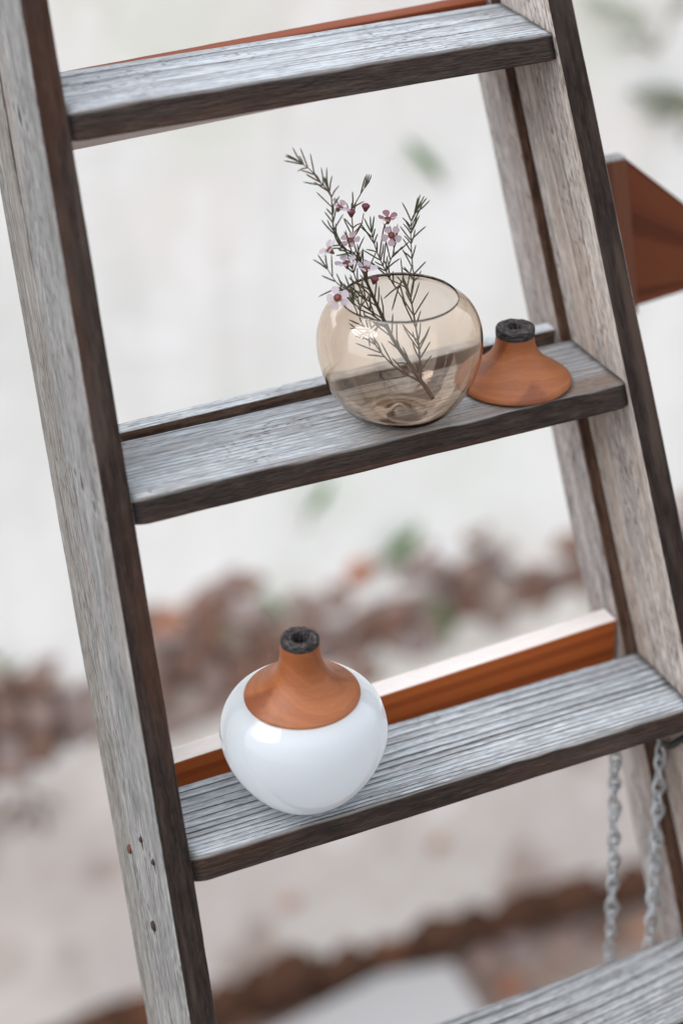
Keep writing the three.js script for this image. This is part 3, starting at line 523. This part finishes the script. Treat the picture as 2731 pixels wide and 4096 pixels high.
  const petalG = (() => { const s = new THREE.Shape(); s.moveTo(0, 0.18); s.bezierCurveTo(0.18, 0.26, 0.42, 0.5, 0.38, 0.78); s.bezierCurveTo(0.34, 1.04, -0.34, 1.04, -0.38, 0.78); s.bezierCurveTo(-0.42, 0.5, -0.18, 0.26, 0, 0.18);
    const g = new THREE.ShapeGeometry(s, 8); const p = g.attributes.position; for (let i = 0; i < p.count; i++) { const y = p.getY(i), x = p.getX(i); p.setZ(i, 0.35 * y * y * 0.5 + 0.5 * x * x); } g.computeVertexNormals(); return g; })();
  const dot = new THREE.SphereGeometry(1, 10, 8);
  const flower = (p, dir, r0, pm, open = 0) => {
    const r = r0 * 0.86;
    const f = put('flower', new THREE.LatheGeometry([[0, -0.62], [0.1, -0.55], [0.2, -0.3], [0.34, 0.02], [0.38, 0.1], [0.33, 0.12], [0.28, 0.08]].map(([a, b]) => new THREE.Vector2(a * r * K, b * r * K)), 14), cupM, sp);
    f.position.copy(p).sub(foot); f.quaternion.setFromUnitVectors(new THREE.Vector3(0, 1, 0), dir.clone().normalize()); f.rotateY(R() * 6);
    const c = put('flower_centre', dot, redM, f); c.scale.set(0.27 * r * K, 0.13 * r * K, 0.27 * r * K); c.position.y = 0.1 * r * K;
    for (let k = 0; k < 5; k++) { const a = put('petal', petalG, petalM[pm], f); a.scale.setScalar(r * K); a.rotation.order = 'YXZ'; a.rotation.y = k * 1.2566 + (R() - 0.5) * 0.15; a.rotation.x = Math.PI / 2 - open - (R() - 0.5) * 0.25; a.position.y = 0.06 * r * K; const o = new THREE.Vector3(0, 0, 0.12 * r * K).applyAxisAngle(new THREE.Vector3(0, 1, 0), a.rotation.y); a.position.add(o); }
    const st = []; for (let k = 0; k < 10; k++) { const a = k * 0.628, b = new THREE.IcosahedronGeometry(0.05 * r * K, 0); b.translate(Math.cos(a) * 0.31 * r * K, 0.2 * r * K, Math.sin(a) * 0.31 * r * K); st.push(b); }
    put('stamen', mergeGeometries(st), stamM, f).userData.kind = 'stuff';
  };
  const to = view.clone().negate(), upv = new THREE.Vector3(0, 1, 0), D = (x, y, t) => side.clone().multiplyScalar(x).addScaledVector(upv, y).addScaledVector(to, t);
  flower(z5(525, 1545, -0.03), D(-0.15, 0.1, 1), 0.0078, 0);
  flower(z5(1085, 895, 0.004), D(0.1, 0.1, 1), 0.0070, 2);
  flower(z5(655, 950, -0.012), D(-0.1, 0.75, 0.7), 0.0067, 2, 0.35);
  flower(z5(440, 1045, -0.028), D(-0.8, 0.75, 0.1), 0.0076, 0, 0.45);
  flower(z5(615, 1190, -0.02), D(-0.2, 1, 0.15), 0.0076, 0, 0.5);
  flower(z5(820, 1245, -0.014), D(0.3, 1, 0.1), 0.0077, 0, 0.5);
  flower(z5(1050, 725, 0.008), D(0.05, 1, 0.2), 0.0070, 1, 0.6);
  flower(z5(545, 600, -0.026), D(0.5, 0.9, 0.1), 0.0068, 2, 0.5);
  [[665, 665, -0.005], [815, 605, -0.004], [905, 1365, -0.012]].forEach(([x, y, d], i) => {
    const b = put('bud', new THREE.LatheGeometry([[0, -0.9], [0.25, -0.75], [0.6, -0.1], [0.85, 0.3], [0.8, 0.6], [0.5, 0.85], [0, 0.95]].map(([a, c]) => new THREE.Vector2(a * 0.0031 * K, c * 0.0031 * K)), 16), budM, sp); b.position.copy(z5(x, y, d)).sub(foot); b.rotation.z = -0.1 * i;
  });
}

// ================================================================ WEEDS ON THE WALL
{
  const leafG = (() => { const s = new THREE.Shape(); s.moveTo(0, 0); s.bezierCurveTo(0.28, 0.15, 0.36, 0.55, 0, 1); s.bezierCurveTo(-0.36, 0.55, -0.28, 0.15, 0, 0); const g = new THREE.ShapeGeometry(s, 8), p = g.attributes.position; for (let i = 0; i < p.count; i++) p.setZ(i, 0.5 * Math.abs(p.getX(i)) - 0.25 * p.getY(i) ** 2); g.computeVertexNormals(); return g; })();
  const mk = (c) => new THREE.MeshPhysicalMaterial({ color: new THREE.Color().setRGB(...c), roughness: 0.6, transmission: 0.35, thickness: 0, side: THREE.DoubleSide });
  const gm = [mk([0.07, 0.17, 0.025]), mk([0.10, 0.20, 0.035]), mk([0.2, 0.23, 0.11]), mk([0.24, 0.26, 0.2]), mk([0.2, 0.16, 0.13]), mk([0.45, 0.48, 0.4])], stm = new THREE.MeshStandardMaterial({ color: new THREE.Color().setRGB(0.16, 0.12, 0.07), roughness: 0.85 });
  const R = rng(5);
  const weed = (label, root, leaves, out = 0.03) => {           // root and leaves as points on the wall, standing a little out from it
    const P = (x, y, o) => { const p = hit(x, y, wallO.clone().addScaledVector(wallN, o), wallN); return p; };
    const b = P(root[0], root[1], 0.004), w = thing('wall_weed', label, 'plant', b, 'weeds growing from the wall');
    leaves.forEach(([x0, y0, x1, y1, m, wd]) => {
      const a = P(x0, y0, out), e = P(x1, y1, out + 0.015 * (R() - 0.2)), c = new THREE.CatmullRomCurve3([b, b.clone().lerp(a, 0.5).addScaledVector(wallN, 0.01), a]);
      const g = new THREE.TubeGeometry(c, 8, 0.0022, 5); g.translate(-b.x, -b.y, -b.z); put('stem', g, stm, w);
      const lf = put('leaf', leafG, gm[m], w), d = e.clone().sub(a), l = d.length(); lf.position.copy(a).sub(b); d.normalize();
      const xx = d.clone().cross(wallN).normalize(), zz = xx.clone().cross(d).normalize(); lf.quaternion.setFromRotationMatrix(new THREE.Matrix4().makeBasis(xx, d, zz)); lf.scale.set(l * (wd ?? 1), l, l);
    });
  };
  weed('green leaved weed on the wall right of the orange patch, under the second tread', [930, 1330], [[885, 1278, 975, 1215, 1], [930, 1262, 880, 1292, 0], [925, 1275, 955, 1230, 0, 0.7]]);
  weed('narrow green leaf sprouting from the bare wall just below the second tread', [700, 1215], [[704, 1178, 770, 1104, 0, 0.55]]);
  weed('small dark green drooping leaf high on the wall above the glass vase', [1020, 420], [[1010, 410, 940, 325, 0, 0.45]]);
  weed('yellow green leaved plant at the right edge high on the wall', [1568, 330], [[1575, 225, 1455, 222, 3, 0.8], [1610, 240, 1535, 232, 2, 0.9], [1570, 240, 1490, 275, 3, 0.8]]);
  weed('pale sage foliage on the wall at the top right corner', [1500, 120], [[1480, 60, 1395, 20, 5, 0.9], [1470, 90, 1420, 110, 5, 0.8], [1540, 30, 1600, -20, 3, 0.9], [1400, 30, 1340, -10, 5, 0.9]]);
  weed('low green weed among the bare stones left of the white vase', [650, 1440], [[640, 1405, 610, 1375, 1, 0.8], [645, 1400, 670, 1385, 0, 0.8], [530, 1440, 505, 1480, 2, 0.8]]);
  weed('olive stalk weed among the bare stones right of the white vase', [1010, 1500], [[1000, 1430, 985, 1370, 2, 0.5], [1030, 1470, 1020, 1385, 0, 0.45]]);
  weed('green tuft on the wall at the far left edge', [10, 1560], [[10, 1530, -30, 1505, 1, 0.8], [20, 1535, 60, 1520, 2, 0.7]]);
  weed('grey brown leaf shapes added for a dark shadow mark on the lower plaster left of the ladder', [70, 1815], [[75, 1840, 40, 1930, 4, 0.35], [90, 1850, 112, 1935, 4, 0.3], [100, 1830, 150, 1860, 4, 0.4]]);  // leaves added to stand for a dark crack-like shadow on the plaster
  // brick chips lodged in the plaster
  const chip = (x, y, r, c, label) => { const m = put('brick_chip', stoneGeo(1, 90 + x), new THREE.MeshStandardMaterial({ color: new THREE.Color().setRGB(...c), roughness: 0.95 })); m.position.copy(hit(x, y, wallO, wallN)); m.scale.set(r, r * 0.8, r * 0.5); m.rotation.z = 0.5; tag(m, label, 'brick'); };
  chip(826, 1312, 0.017 * WS, [0.36, 0.12, 0.05], 'orange red brick chip showing in the plaster left of the green leaf');
  chip(1005, 1940, 0.009 * WS, [0.36, 0.2, 0.13], 'small orange brick chip in the lower plaster below the third tread');
  chip(666, 2070, 0.010 * WS, [0.42, 0.25, 0.2], 'small pink brick chip in the lower plaster below the white vase');
  chip(372, 1440, 0.022 * WS, [0.36, 0.16, 0.09], 'rust coloured brick chip just right of the left rail');
}

renderer.render(scene, camera);
